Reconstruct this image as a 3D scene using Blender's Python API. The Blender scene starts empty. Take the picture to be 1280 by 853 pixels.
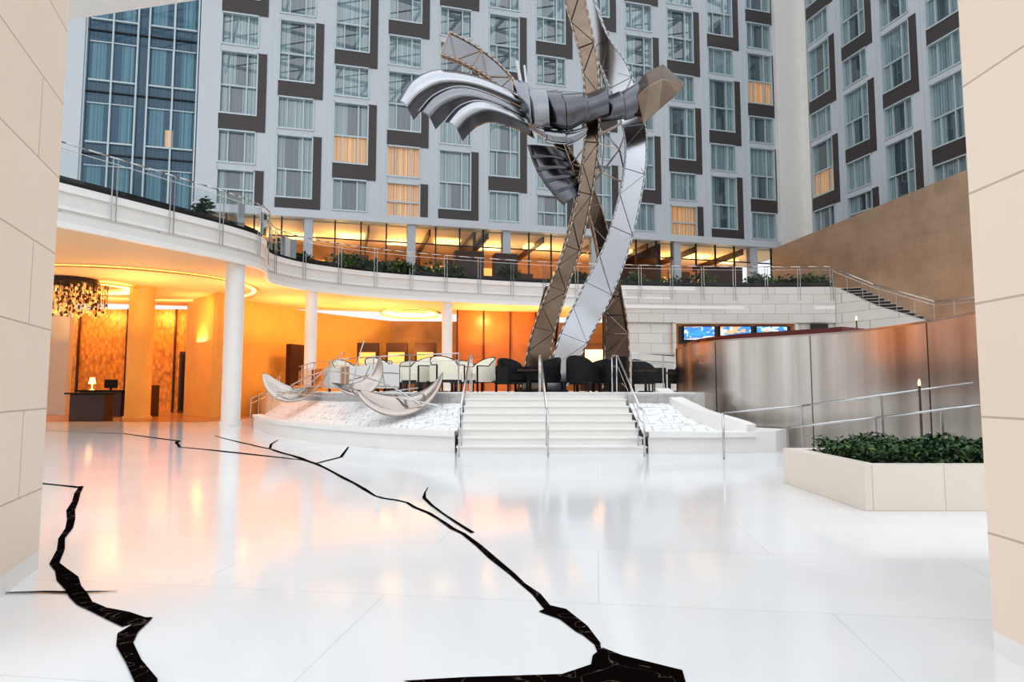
import bpy, bmesh, math, random
from mathutils import Vector, Matrix
random.seed(7)
scene = bpy.context.scene
try:
    scene.view_settings.view_transform = 'Standard'
    scene.view_settings.look = 'Medium High Contrast'
except Exception:
    pass

# ------------------------------------------------------------ materials
def nmat(name):
    m = bpy.data.materials.new(name); m.use_nodes = True
    return m, m.node_tree.nodes, m.node_tree.links, m.node_tree.nodes['Principled BSDF']
def pm(name, col, rough=.5, metal=0, emit=None, es=0, coat=0, noise=0, nscale=5, bump=0, bscale=40, stretch=None, spec=None):
    m, n, l, b = nmat(name)
    b.inputs['Base Color'].default_value = (*col, 1)
    b.inputs['Roughness'].default_value = rough
    b.inputs['Metallic'].default_value = metal
    if spec is not None: b.inputs['Specular IOR Level'].default_value = spec
    if coat:
        b.inputs['Coat Weight'].default_value = coat
        b.inputs['Coat Roughness'].default_value = .03
    if emit:
        b.inputs['Emission Color'].default_value = (*emit, 1)
        b.inputs['Emission Strength'].default_value = es
    tc = n.new('ShaderNodeTexCoord')
    mp = n.new('ShaderNodeMapping'); l.new(tc.outputs['Object'], mp.inputs['Vector'])
    if stretch: mp.inputs['Scale'].default_value = stretch
    if noise:
        t = n.new('ShaderNodeTexNoise'); t.inputs['Scale'].default_value = nscale; t.inputs['Detail'].default_value = 6
        l.new(mp.outputs[0], t.inputs['Vector'])
        mx = n.new('ShaderNodeMix'); mx.data_type = 'RGBA'
        mx.inputs['A'].default_value = (*[c*(1-noise) for c in col], 1)
        mx.inputs['B'].default_value = (*[min(1, c*(1+noise)) for c in col], 1)
        l.new(t.outputs['Fac'], mx.inputs['Factor']); l.new(mx.outputs['Result'], b.inputs['Base Color'])
    return m

def brickmat(name, c1, c2, cm, w, h, mortar, rough, rot=0, axis='XY', offset=0.5, noise=.04, spec=.5):
    m, n, l, b = nmat(name)
    g = n.new('ShaderNodeNewGeometry')
    mp = n.new('ShaderNodeMapping')
    b.inputs['Specular IOR Level'].default_value = spec
    if axis == 'XY':
        mp.inputs['Rotation'].default_value = (0, 0, rot)
        l.new(g.outputs['Position'], mp.inputs['Vector'])
    else:
        d = n.new('ShaderNodeVectorMath'); d.operation = 'DOT_PRODUCT'
        d.inputs[1].default_value = (math.cos(rot), math.sin(rot), 0)
        l.new(g.outputs['Position'], d.inputs[0])
        s = n.new('ShaderNodeSeparateXYZ'); l.new(g.outputs['Position'], s.inputs[0])
        c = n.new('ShaderNodeCombineXYZ'); l.new(d.outputs['Value'], c.inputs[0]); l.new(s.outputs[2], c.inputs[1])
        l.new(c.outputs[0], mp.inputs['Vector'])
    br = n.new('ShaderNodeTexBrick'); br.offset = offset; br.squash = 1
    br.inputs['Color1'].default_value = (*c1, 1); br.inputs['Color2'].default_value = (*c2, 1)
    br.inputs['Mortar'].default_value = (*cm, 1); br.inputs['Scale'].default_value = 1
    br.inputs['Brick Width'].default_value = w; br.inputs['Row Height'].default_value = h
    br.inputs['Mortar Size'].default_value = mortar; br.inputs['Mortar Smooth'].default_value = .1
    l.new(mp.outputs[0], br.inputs['Vector'])
    t = n.new('ShaderNodeTexNoise'); t.inputs['Scale'].default_value = .8; t.inputs['Detail'].default_value = 8
    l.new(g.outputs['Position'], t.inputs['Vector'])
    mr = n.new('ShaderNodeMapRange'); mr.inputs['To Min'].default_value = 1-noise*2; mr.inputs['To Max'].default_value = 1+noise
    l.new(t.outputs['Fac'], mr.inputs['Value'])
    sc = n.new('ShaderNodeVectorMath'); sc.operation = 'SCALE'
    l.new(br.outputs['Color'], sc.inputs[0]); l.new(mr.outputs[0], sc.inputs['Scale'])
    l.new(sc.outputs[0], b.inputs['Base Color'])
    b.inputs['Roughness'].default_value = rough
    return m

def crackmat():
    m, n, l, b = nmat('black_veined_marble')
    g = n.new('ShaderNodeNewGeometry')
    t = n.new('ShaderNodeTexNoise'); t.inputs['Scale'].default_value = 3.5; t.inputs['Detail'].default_value = 8; t.inputs['Distortion'].default_value = 1.5
    l.new(g.outputs['Position'], t.inputs['Vector'])
    r = n.new('ShaderNodeValToRGB'); e = r.color_ramp.elements
    e[0].position = .47; e[0].color = (.006,.004,.004,1); e[1].position = .53; e[1].color = (.006,.004,.004,1)
    q = e.new(.5); q.color = (.16,.11,.09,1); q2 = e.new(.493); q2.color = (.009,.006,.006,1); q3 = e.new(.507); q3.color = (.009,.006,.006,1)
    l.new(t.outputs['Fac'], r.inputs[0]); l.new(r.outputs[0], b.inputs['Base Color'])
    b.inputs['Roughness'].default_value = .3; b.inputs['Specular IOR Level'].default_value = 0
    b.inputs['IOR'].default_value = 1.12
    return m

M = {}
M['floor'] = brickmat('white_marble_floor', (.80,.805,.81), (.775,.78,.787), (.66,.665,.67), 2.6, 1.3, .004, .11, rot=math.radians(7.5), noise=.05, spec=.42)
M['lobbyfloor'] = pm('lobby_wood_floor', (.40,.2,.08), .25, noise=.25, nscale=3)
M['crack'] = crackmat()
M['pillar'] = brickmat('cream_limestone', (.86,.73,.61), (.83,.70,.58), (.56,.45,.36), 3.2, .56, .006, .6, rot=math.radians(75), axis='V', noise=.03)
M['stone'] = brickmat('white_stone_cladding', (.70,.67,.63), (.65,.62,.575), (.42,.40,.37), 1.4, .55, .015, .5, axis='V')
M['white'] = pm('white_plaster', (.76,.74,.71), .55, noise=.04, nscale=2)
M['step'] = pm('white_limestone', (.84,.82,.79), .4, noise=.04, nscale=3)
M['wall'] = pm('light_grey_facade', (.44,.465,.50), .55, noise=.05, nscale=.6)
M['walljoint'] = pm('facade_white_panel', (.54,.57,.60), .5, noise=.03)
M['dark'] = pm('charcoal_panel', (.065,.053,.053), .45, noise=.08)
M['frame'] = pm('window_frame_metal', (.50,.57,.60), .4, metal=.2)
M['lframe'] = pm('dark_frame_metal', (.04,.036,.036), .4, metal=.5)
M['ceil'] = pm('lobby_ceiling_plaster', (.78,.60,.40), .7)
M['amber'] = pm('amber_plaster_wall', (.72,.42,.13), .6, noise=.15, nscale=1, emit=(1,.40,.06), es=.05)  # weak emission stands in for warm lamp light on the plaster
M['orange'] = pm('orange_panel', (.42,.15,.04), .3, noise=.35, nscale=1.2, emit=(1,.28,.03), es=.06)  # slight self-glow mixed in as painted lamp light
M['wood'] = pm('walnut_wood', (.05,.02,.012), .35, noise=.3, nscale=4)
M['chrome'] = pm('polished_steel', (.60,.60,.60), .22, metal=.95)
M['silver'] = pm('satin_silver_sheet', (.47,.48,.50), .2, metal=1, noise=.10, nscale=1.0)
M['msilver'] = pm('mid_silver_sheet', (.27,.275,.29), .22, metal=1, noise=.2, nscale=1.2)  # mid-tone silver, darker than the satin sheet
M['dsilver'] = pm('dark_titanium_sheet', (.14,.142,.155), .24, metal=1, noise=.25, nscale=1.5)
M['bronze'] = pm('bronze_tube', (.42,.34,.28), .26, metal=1)
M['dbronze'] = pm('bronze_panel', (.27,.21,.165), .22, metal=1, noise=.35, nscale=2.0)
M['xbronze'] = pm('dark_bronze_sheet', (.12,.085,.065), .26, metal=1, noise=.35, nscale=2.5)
M['warmsilver'] = pm('champagne_steel_sheet', (.46,.40,.36), .18, metal=1, noise=.15, nscale=2)
M['black'] = pm('black_upholstery', (.01,.01,.012), .6, spec=.3)
M['cream'] = pm('cream_upholstery', (.88,.82,.70), .8)
M['leaf'] = pm('dark_green_leaf', (.025,.07,.02), .5, noise=.5, nscale=8)
M['leaf2'] = pm('light_green_leaf', (.09,.17,.035), .5, noise=.4, nscale=8)
M['soil'] = pm('planter_soil', (.02,.018,.012), .9)
M['cove'] = pm('cove_light', (1,.8,.4), .5, emit=(1,.62,.22), es=2.6)
M['lamp'] = pm('lamp_glow', (1,.8,.5), .5, emit=(1,.58,.20), es=3)
M['panelglow'] = pm('backlit_panel', (.8,.5,.2), .5, emit=(1,.50,.14), es=.9)
M['sparkle'] = pm('restaurant_backwall', (.34,.16,.06), .5, noise=.8, nscale=1.0, emit=(1,.42,.10), es=.13)  # emission paints warm room light onto the back walls

def glassmat():
    m = bpy.data.materials.new('clear_glass'); m.use_nodes = True
    n, l = m.node_tree.nodes, m.node_tree.links; n.clear()
    o = n.new('ShaderNodeOutputMaterial'); mx = n.new('ShaderNodeMixShader')
    t = n.new('ShaderNodeBsdfTransparent'); t.inputs[0].default_value = (.88,.92,.92,1)
    g = n.new('ShaderNodeBsdfGlossy'); g.inputs['Roughness'].default_value = .03
    f = n.new('ShaderNodeFresnel'); f.inputs[0].default_value = 1.4
    l.new(f.outputs[0], mx.inputs[0]); l.new(t.outputs[0], mx.inputs[1]); l.new(g.outputs[0], mx.inputs[2]); l.new(mx.outputs[0], o.inputs[0])
    return m
M['glass'] = glassmat()

def pebble():
    m, n, l, b = nmat('white_mosaic_stone')
    g = n.new('ShaderNodeNewGeometry')
    v = n.new('ShaderNodeTexVoronoi'); v.inputs['Scale'].default_value = 7; v.distance = 'CHEBYCHEV'; v.inputs['Randomness'].default_value = .35
    l.new(g.outputs['Position'], v.inputs['Vector'])
    r = n.new('ShaderNodeValToRGB'); r.color_ramp.elements[0].color = (.86,.85,.84,1); r.color_ramp.elements[1].color = (.50,.50,.50,1)
    r.color_ramp.elements[0].position = .42; r.color_ramp.elements[1].position = .58
    l.new(v.outputs['Distance'], r.inputs[0]); l.new(r.outputs[0], b.inputs['Base Color'])
    b.inputs['Roughness'].default_value = .3
    return m
M['pebble'] = pebble()

def curtain(name, ca, cb, u, emit=0, ecol=(1,.6,.25), base_r=.5, freq=14, coat=1.0, ior=2.2):
    m, n, l, b = nmat(name)
    g = n.new('ShaderNodeNewGeometry')
    d = n.new('ShaderNodeVectorMath'); d.operation = 'DOT_PRODUCT'; d.inputs[1].default_value = (u[0]*freq, u[1]*freq, 0)
    l.new(g.outputs['Position'], d.inputs[0])
    nz = n.new('ShaderNodeTexNoise'); nz.noise_dimensions = '1D'; nz.inputs['Scale'].default_value = .9; nz.inputs['Detail'].default_value = 3
    l.new(d.outputs['Value'], nz.inputs['W'])
    r = n.new('ShaderNodeValToRGB')
    r.color_ramp.elements[0].position = .35; r.color_ramp.elements[1].position = .65
    r.color_ramp.elements[0].color = (*ca, 1); r.color_ramp.elements[1].color = (*cb, 1)
    l.new(nz.outputs['Fac'], r.inputs[0]); l.new(r.outputs[0], b.inputs['Base Color'])
    b.inputs['Roughness'].default_value = base_r
    b.inputs['Coat Weight'].default_value = coat; b.inputs['Coat Roughness'].default_value = .01; b.inputs['Coat IOR'].default_value = ior
    if emit:
        mx = n.new('ShaderNodeVectorMath'); mx.operation = 'MULTIPLY'; mx.inputs[1].default_value = ecol
        l.new(r.outputs[0], mx.inputs[0]); l.new(mx.outputs[0], b.inputs['Emission Color']); b.inputs['Emission Strength'].default_value = emit
    return m

def goldwall():
    m, n, l, b = nmat('gold_relief_wall')
    g = n.new('ShaderNodeNewGeometry')
    mp = n.new('ShaderNodeMapping'); mp.inputs['Scale'].default_value = (3.2, 3.2, 2.0)
    l.new(g.outputs['Position'], mp.inputs[0])
    v = n.new('ShaderNodeTexVoronoi'); v.inputs['Scale'].default_value = 1.6; v.distance = 'CHEBYCHEV'
    l.new(mp.outputs[0], v.inputs['Vector'])
    r = n.new('ShaderNodeValToRGB'); r.color_ramp.elements[0].color = (.66,.25,.035,1); r.color_ramp.elements[1].color = (.14,.04,.007,1)
    l.new(v.outputs['Distance'], r.inputs[0]); l.new(r.outputs[0], b.inputs['Base Color'])
    l.new(r.outputs[0], b.inputs['Emission Color']); b.inputs['Emission Strength'].default_value = .3  # relief colours also emit, imitating uplight on the gold
    b.inputs['Roughness'].default_value = .4; b.inputs['Metallic'].default_value = .2
    return m
M['gold'] = goldwall()

def barmetal():
    m, n, l, b = nmat('brushed_steel_cladding')
    g = n.new('ShaderNodeNewGeometry')
    mp = n.new('ShaderNodeMapping'); mp.inputs['Scale'].default_value = (.9, .9, .05); l.new(g.outputs['Position'], mp.inputs[0])
    t = n.new('ShaderNodeTexNoise'); t.inputs['Scale'].default_value = 1.5; t.inputs['Detail'].default_value = 3; l.new(mp.outputs[0], t.inputs['Vector'])
    r = n.new('ShaderNodeValToRGB'); r.color_ramp.elements[0].color = (.37,.33,.30,1); r.color_ramp.elements[1].color = (.74,.70,.665,1)
    r.color_ramp.elements[0].position = .35; r.color_ramp.elements[1].position = .65
    l.new(t.outputs['Fac'], r.inputs[0]); l.new(r.outputs[0], b.inputs['Base Color'])
    b.inputs['Metallic'].default_value = 1; b.inputs['Roughness'].default_value = .25
    b.inputs['Anisotropic'].default_value = .5
    return m
M['barmetal'] = barmetal()
M['copper'] = brickmat('patinated_copper_panels', (.66,.47,.33), (.61,.43,.30), (.54,.38,.26), 1.2, .6, .01, .38, rot=math.radians(-73), axis='V', noise=.2)
M['copper'].node_tree.nodes['Principled BSDF'].inputs['Metallic'].default_value = .7

def screenmat():
    m, n, l, b = nmat('tv_picture')
    tc = n.new('ShaderNodeNewGeometry')
    mp = n.new('ShaderNodeMapping'); mp.inputs['Scale'].default_value = (1,.2,2.2); l.new(tc.outputs['Position'], mp.inputs[0])
    v = n.new('ShaderNodeTexVoronoi'); v.inputs['Scale'].default_value = 3; v.distance = 'CHEBYCHEV'; l.new(mp.outputs[0], v.inputs['Vector'])
    r = n.new('ShaderNodeValToRGB'); r.color_ramp.interpolation = 'CONSTANT'; e = r.color_ramp.elements
    e[0].color = (.05,.25,.7,1); e[1].position = .85; e[1].color = (.8,.45,.2,1); q = e.new(.3); q.color = (.6,.68,.8,1); q = e.new(.5); q.color = (.05,.35,.6,1); q = e.new(.65); q.color = (.75,.78,.8,1)
    s = n.new('ShaderNodeSeparateColor'); l.new(v.outputs['Color'], s.inputs[0]); l.new(s.outputs[0], r.inputs[0])
    l.new(r.outputs[0], b.inputs['Emission Color']); b.inputs['Emission Strength'].default_value = 1.2
    b.inputs['Base Color'].default_value = (.02,.02,.03,1); b.inputs['Roughness'].default_value = .2
    return m
M['screen'] = screenmat()

# ------------------------------------------------------------ mesh builder
class MB:
    def __init__(s, name):
        s.name = name; s.v = []; s.f = []; s.mi = []; s.sm = []; s.mats = []
    def m(s, k):
        mt = M[k] if isinstance(k, str) else k
        if mt not in s.mats: s.mats.append(mt)
        return s.mats.index(mt)
    def add(s, vs, fs, k, smooth=False):
        o = len(s.v); i = s.m(k)
        s.v += [tuple(v) for v in vs]
        for f in fs:
            s.f.append([o+a for a in f]); s.mi.append(i); s.sm.append(smooth)
    def hexa(s, c, k):
        s.add(c, [(0,3,2,1),(4,5,6,7),(0,1,5,4),(1,2,6,5),(2,3,7,6),(3,0,4,7)], k)
    def box(s, c, d, k, rz=0, mat=None):
        x, y, z = d[0]/2, d[1]/2, d[2]/2
        R = mat if mat else Matrix.Rotation(rz, 3, 'Z')
        cs = [Vector(c)+R@Vector(p) for p in [(-x,-y,-z),(x,-y,-z),(x,y,-z),(-x,y,-z),(-x,-y,z),(x,-y,z),(x,y,z),(-x,y,z)]]
        s.hexa(cs, k)
    def fbox(s, F, t0, t1, d0, d1, z0, z1, k):
        if z1-z0 < 1e-4 or t1-t0 < 1e-4: return
        P = F.p
        s.hexa([P(t0,d0,z0),P(t1,d0,z0),P(t1,d1,z0),P(t0,d1,z0),P(t0,d0,z1),P(t1,d0,z1),P(t1,d1,z1),P(t0,d1,z1)], k)
    def tube(s, a, b, r, k, n=6):
        a = Vector(a); b = Vector(b); d = b-a
        if d.length < 1e-5: return
        q = d.to_track_quat('Z', 'Y').to_matrix()
        vs = []
        for p in (a, b):
            for i in range(n):
                an = 2*math.pi*i/n
                vs.append(p+q@Vector((r*math.cos(an), r*math.sin(an), 0)))
        fs = [(i,(i+1)%n,n+(i+1)%n,n+i) for i in range(n)]+[tuple(range(n))[::-1], tuple(range(n,2*n))]
        s.add(vs, fs, k, n > 6)
    def pipe(s, pts, r, k, n=6):
        for i in range(len(pts)-1): s.tube(pts[i], pts[i+1], r, k, n)
    def cyl(s, x, y, prof, k, n=32):
        vs = []; fs = []
        for (r, z) in prof:
            for i in range(n):
                a = 2*math.pi*i/n; vs.append((x+r*math.cos(a), y+r*math.sin(a), z))
        for j in range(len(prof)-1):
            for i in range(n): fs.append((j*n+i, j*n+(i+1)%n, (j+1)*n+(i+1)%n, (j+1)*n+i))
        s.add(vs, fs, k, True)
        m = len(prof)-1
        s.add(vs[:n], [tuple(range(n))[::-1]], k); s.add(vs[m*n:], [tuple(range(n))], k)
    def prism(s, poly, z0, z1, k, ktop=None, kbot=None):
        n = len(poly)
        vs = [(p[0],p[1],z0) for p in poly]+[(p[0],p[1],z1) for p in poly]
        s.add(vs, [(i,(i+1)%n,n+(i+1)%n,n+i) for i in range(n)], k)
        s.add(vs[n:], [tuple(range(n))], ktop or k); s.add(vs[:n], [tuple(range(n))[::-1]], kbot or k)
    def loft(s, rows, k, smooth=True, closed=False):
        w = len(rows[0]); vs = [p for r in rows for p in r]; fs = []
        for j in range(len(rows)-1):
            for i in range(w-1 if not closed else w):
                fs.append((j*w+i, j*w+(i+1)%w, (j+1)*w+(i+1)%w, (j+1)*w+i))
        s.add(vs, fs, k, smooth)
    def wallpath(s, path, th, z0, z1, k, ztop=None):
        off = offset(path, th); n = len(path)
        zt = ztop or [z1]*n
        A0 = [(p[0],p[1],z0) for p in path]; A1 = [(p[0],p[1],zt[i]) for i,p in enumerate(path)]
        B0 = [(p[0],p[1],z0) for p in off]; B1 = [(p[0],p[1],zt[i]) for i,p in enumerate(off)]
        for r in ([A0,A1],[B1,B0],[A1,B1],[B0,A0]): s.loft(r, k)
        s.add([A0[0],B0[0],B1[0],A1[0]],[(0,1,2,3)],k); s.add([A0[-1],B0[-1],B1[-1],A1[-1]],[(3,2,1,0)],k)
    def build(s, parent=None, bevel=0, solid=0, loc=None, recalc=True):
        me = bpy.data.meshes.new(s.name); me.from_pydata(s.v, [], s.f)
        for mt in s.mats: me.materials.append(mt)
        me.polygons.foreach_set('material_index', s.mi); me.polygons.foreach_set('use_smooth', s.sm)
        if recalc:
            bm = bmesh.new(); bm.from_mesh(me); bmesh.ops.recalc_face_normals(bm, faces=bm.faces); bm.to_mesh(me); bm.free()
        me.update()
        o = bpy.data.objects.new(s.name, me); scene.collection.objects.link(o)
        if parent: o.parent = parent
        if loc: o.location = loc
        if solid:
            md = o.modifiers.new('thickness', 'SOLIDIFY'); md.thickness = solid
        if bevel:
            md = o.modifiers.new('bevel', 'BEVEL'); md.width = bevel; md.segments = 2; md.limit_method = 'ANGLE'
        return o
def offset(path, d):
    out = []
    for i in range(len(path)):
        a = Vector(path[max(0,i-1)][:2]); b = Vector(path[min(len(path)-1,i+1)][:2])
        t = (b-a).normalized(); nn = Vector((-t.y, t.x))
        out.append((path[i][0]+nn.x*d, path[i][1]+nn.y*d))
    return out
def cr(pts, n=8):
    P = [Vector(p) for p in pts]; out = []
    for i in range(len(P)-1):
        p0 = P[max(0,i-1)]; p1 = P[i]; p2 = P[i+1]; p3 = P[min(len(P)-1,i+2)]
        for j in range(n):
            t = j/n
            out.append(.5*((2*p1)+(p2-p0)*t+(2*p0-5*p1+4*p2-p3)*t*t+(3*p1-p0-3*p2+p3)*t**3))
    out.append(P[-1]); return out
def resample(pts, n):
    P = [Vector(p) for p in pts]; L = [0]
    for i in range(1, len(P)): L.append(L[-1]+(P[i]-P[i-1]).length)
    out = []
    for j in range(n):
        t = L[-1]*j/(n-1); i = 1
        while i < len(L)-1 and L[i] < t: i += 1
        f = (t-L[i-1])/(L[i]-L[i-1]); out.append(P[i-1].lerp(P[i], f))
    return out
def empty(name):
    e = bpy.data.objects.new(name, None); scene.collection.objects.link(e); return e
class Frame:
    def __init__(s, o, u, n): s.o = o; s.u = u; s.n = n
    def p(s, t, d, z): return (s.o[0]+s.u[0]*t+s.n[0]*d, s.o[1]+s.u[1]*t+s.n[1]*d, z)

# ------------------------------------------------------------ floor + crack inlay
b = MB('floor'); b.box((0,22,-.1), (80,64,.2), 'floor'); b.build()
b = MB('lobby_floor'); b.prism([(-30,26.5),(-12.2,25.2),(-11.5,30),(-12,43),(-30,43)], 0, .012, 'lobbyfloor'); b.build()
crk = MB('floor_crack_inlay')
def crack(pts, z=.004, jag=.45, k=.82):
    n = len(pts); L = []; R = []
    for i, (x, y, w) in enumerate(pts):
        w *= k
        a = Vector(pts[max(0,i-1)][:2]); c = Vector(pts[min(n-1,i+1)][:2]); t = (c-a).normalized(); nn = Vector((-t.y,t.x))
        j1 = 1+random.uniform(-jag,jag); j2 = 1+random.uniform(-jag,jag)
        L.append((x+nn.x*w*.5*j1, y+nn.y*w*.5*j1, z)); R.append((x-nn.x*w*.5*j2, y-nn.y*w*.5*j2, z))
    crk.loft([L, R], 'crack', smooth=False)
def sub(pts, k=3, amp=.03):
    out = []
    for i in range(len(pts)-1):
        for j in range(k):
            t = j/k; p = [pts[i][q]*(1-t)+pts[i+1][q]*t for q in range(3)]
            if j: p[0] += random.uniform(-amp,amp); p[1] += random.uniform(-amp,amp)
            out.append(tuple(p))
    out.append(pts[-1]); return out
crack(sub([(-8.2,17.8,.05),(-6.6,15.6,.08),(-5.1,13.7,.07),(-4.2,12.4,.11),(-3.34,11.03,.09),(-2.39,9.25,.09),(-1.62,7.7,.05),(-1.17,7.25,.05),(-.72,6.35,.06),(-.42,5.69,.07),(0,4.47,.05),(.2,3.8,.05),(.338,3.5,.06),(.42,3.16,.045)], 3, .025))
crk.add([(.17,3.86,.005),(.31,3.76,.005),(.40,3.5,.005),(.44,3.25,.005),(.33,3.42,.005),(.26,3.60,.005),(.15,3.72,.005),(.20,3.78,.005)], [tuple(range(8))], 'crack')
crk.add([(.44,3.21,.005),(.52,3.12,.005),(.76,2.96,.005),(.68,2.4,.005),(.2,2.0,.005),(-.1,2.7,.005),(-.47,2.855,.005),(-.2,2.89,.005),(.22,2.92,.005),(.36,3.02,.005),(.38,3.12,.005)], [tuple(range(11))], 'crack')
crack(sub([(-1.08,8.35,.015),(-1.02,7.55,.04),(-.70,6.6,.05),(-.35,5.72,.05)], 2, .02), .006)
crack(sub([(-14.5,20,.05),(-11.2,18.6,.07),(-8.2,15.9,.10),(-7.9,15.2,.12),(-7.3,14.2,.08),(-5.6,13.0,.10),(-3.75,11.6,.08),(-3.34,11.03,.05)], 2, .03), .006)
crack([(-3.34,11.1,.06),(-3.2,12.1,.06),(-3.6,14.2,.05),(-2.9,14.0,.02)], .007)
crack([(-5.2,13.9,.06),(-5.6,15.0,.06),(-5.9,16.3,.02)], .007)
crack(sub([(-6.9,9.2,.04),(-6.3,8.7,.05),(-5.56,8.35,.08)], 2, .02), .005)
crack(sub([(-5.60,8.45,.07),(-4.9,7.3,.08),(-4.26,6.31,.07),(-3.8,5.5,.07),(-3.29,4.73,.08),(-2.95,4.35,.13),(-2.63,4.0,.10),(-2.35,3.75,.12),(-2.02,3.55,.15)], 2, .02), .006)
crack([(-2.0,3.62,.05),(-1.98,3.4,.11),(-1.9,3.25,.08),(-1.74,3.05,.075),(-1.56,2.85,.085),(-1.3,2.4,.05)], .007)
crack([(-3.25,4.03,.015),(-2.9,4.07,.03),(-2.72,4.05,.05),(-2.45,4.08,.01)], .008)
crk.build()

# ------------------------------------------------------------ entrance pillars
b = MB('wall_left')
pl = [(-3.32,4.59),(-2.70,2.96),(-4.9,2.2),(-5.3,4.9)]
b.prism(pl, .13, 9, 'pillar'); b.prism(pl, 0, .13, 'step'); b.build()
b = MB('wall_right')
pr = [(2.31,3.17),(4.3,3.3),(4.3,1.0),(2.31,1.0)]
b.prism(pr, .1, 9, 'pillar'); b.prism(pr, 0, .1, 'step'); b.build()

# ------------------------------------------------------------ hotel facades
u = (.9672,.2540); nn_ = (.2540,-.9672)
FA = Frame((-13.89,35.2), u, nn_)
TC = 35.5
C = FA.p(TC,0,0)
FB = Frame((C[0],C[1]), (.2540,-.9672), (-.9672,-.2540))
ZL, ZT, P = 11.4, 33.0, 6.82
def mk(u, tag):
    return [curtain('curtained_glass_'+tag, (.065,.125,.14), (.29,.40,.415), u),
            curtain('dark_glass_'+tag, (.012,.030,.038), (.05,.095,.11), u),
            curtain('lit_glass_'+tag, (.30,.21,.12), (.70,.50,.28), u, emit=.42, ecol=(1,.52,.2), coat=.5),
            curtain('blue_glass_'+tag, (.006,.045,.085), (.02,.10,.17), u, base_r=.25, coat=.5, ior=1.7),
            curtain('blue_curtain_'+tag, (.035,.12,.17), (.12,.27,.34), u, coat=.5, ior=1.7)]
GA = mk(u, 'a'); GB = mk(FB.u, 'b')
wn = [0]
def facade(F, G, wall, cols, c0, offs0, lit):
    for k in range(cols):
        c = c0+3.08*k
        off = ((k+offs0) % 3)*P/3
        wn[0] += 1
        w = MB('window_%d' % wn[0])
        a, e = c-1.0, c+1.0; e2 = c+1.46
        wall.fbox(F, e2, c+3.08-1.0, -.3, .0, ZL, ZT, 'walljoint')
        wall.fbox(F, e2+.26, e2+.30, -.3, .01, ZL, ZT, 'frame')
        for m in range(-2, 4):
            zb = 15.77+off+P*m
            def cl(z): return max(ZL, min(ZT, z))
            wall.fbox(F, a, e2, -.3, .04, cl(zb), cl(zb+.88), 'dark')
            wall.fbox(F, e+.0, e2, -.3, .04, cl(zb+.88), cl(zb+4.58), 'dark')
            wall.fbox(F, a, e2, -.3, .02, cl(zb+4.58), cl(zb+4.89), 'walljoint')
            wall.fbox(F, e, e2, -.3, -.0, cl(zb+4.89), cl(zb+6.82), 'walljoint')
            for (z0, z1, tall) in ((zb+.88, zb+4.58, True), (zb+4.89, zb+6.82, False)):
                z0, z1 = cl(z0), cl(z1)
                if z1-z0 < .3: continue
                mode = ''
                for (zz, md) in lit.get(k, []):
                    if z0-.2 <= zz < z1: mode = md
                def band(za, zc, mats):
                    L = e-a; cs = random.choice([(.28,.72),(.22,.6),(.4,.8),(.3,.7)])
                    xs = [a, a+L*cs[0], a+L*cs[1], e]
                    for i in range(3):
                        w.fbox(F, xs[i], xs[i+1], -.28, -.2, za, zc, mats[i])
                if tall:
                    zm = z0+(z1-z0)*.46
                    band(z0, zm, [G[2]]*3 if mode in ('low','all') else [G[0], G[1], G[0]])
                    band(zm, z1, [G[2]]*3 if mode in ('high','all') else [G[0], G[random.choice([0,1,1])], G[0]])
                    w.fbox(F, a, e, -.2, -.06, zm-.04, zm+.05, 'frame')
                    w.fbox(F, a+.5, a+.56, -.2, -.08, z0, zm, 'frame')
                else:
                    band(z0, z1, [G[2]]*3 if mode else [G[0], G[random.choice([0,1])], G[0]])
                    w.fbox(F, a+.5, a+.56, -.2, -.08, z0, z1, 'frame')
                w.fbox(F, e-.62, e-.55, -.2, -.05, z0, z1, 'frame')
                w.fbox(F, a, a+.07, -.2, .05, z0, z1, 'frame'); w.fbox(F, e-.07, e, -.2, .05, z0, z1, 'frame')
                w.fbox(F, a, e, -.2, .07, z0, z0+.09, 'frame'); w.fbox(F, a, e, -.2, .05, z1-.08, z1, 'frame')
        w.build(recalc=True)
wb = MB('wall_back')
wb.fbox(FA, -3.6, TC, -.7, -.3, ZL-.3, ZT, 'wall')
wb.fbox(FA, -3.6, -1.54-1.0, -.3, .05, ZL, ZT, 'walljoint')
facade(FA, GA, wb, 12, -1.54, 0, {2:[(14.6,'low')],3:[(14.4,'all'),(12.2,'all')],9:[(12.0,'all')],11:[(22.0,'low')]})
wb.fbox(FA, 33.45, TC+.3, -.3, .35, 6.9, ZT, 'white')
wb.fbox(FA, -3.6, 33.4, -.5, .3, 11.0, 11.45, 'walljoint')
wb.fbox(FA, -26, -9.2, -.5, .1, 0, ZT, 'walljoint')
wb.build()
wr = MB('wall_right_wing')
wr.fbox(FB, -.3, 30, -.7, -.3, 0, ZT, 'wall')
wr.fbox(FB, 0, 1.0, -.3, .05, 0, ZT, 'white')
wr.fbox(FB, 1.0, 28.6, -.5, .05, 0, ZL, 'wall')
facade(FB, GB, wr, 9, 2.1, 2, {0:[(14.8,'low')]})
wr.build()

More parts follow.
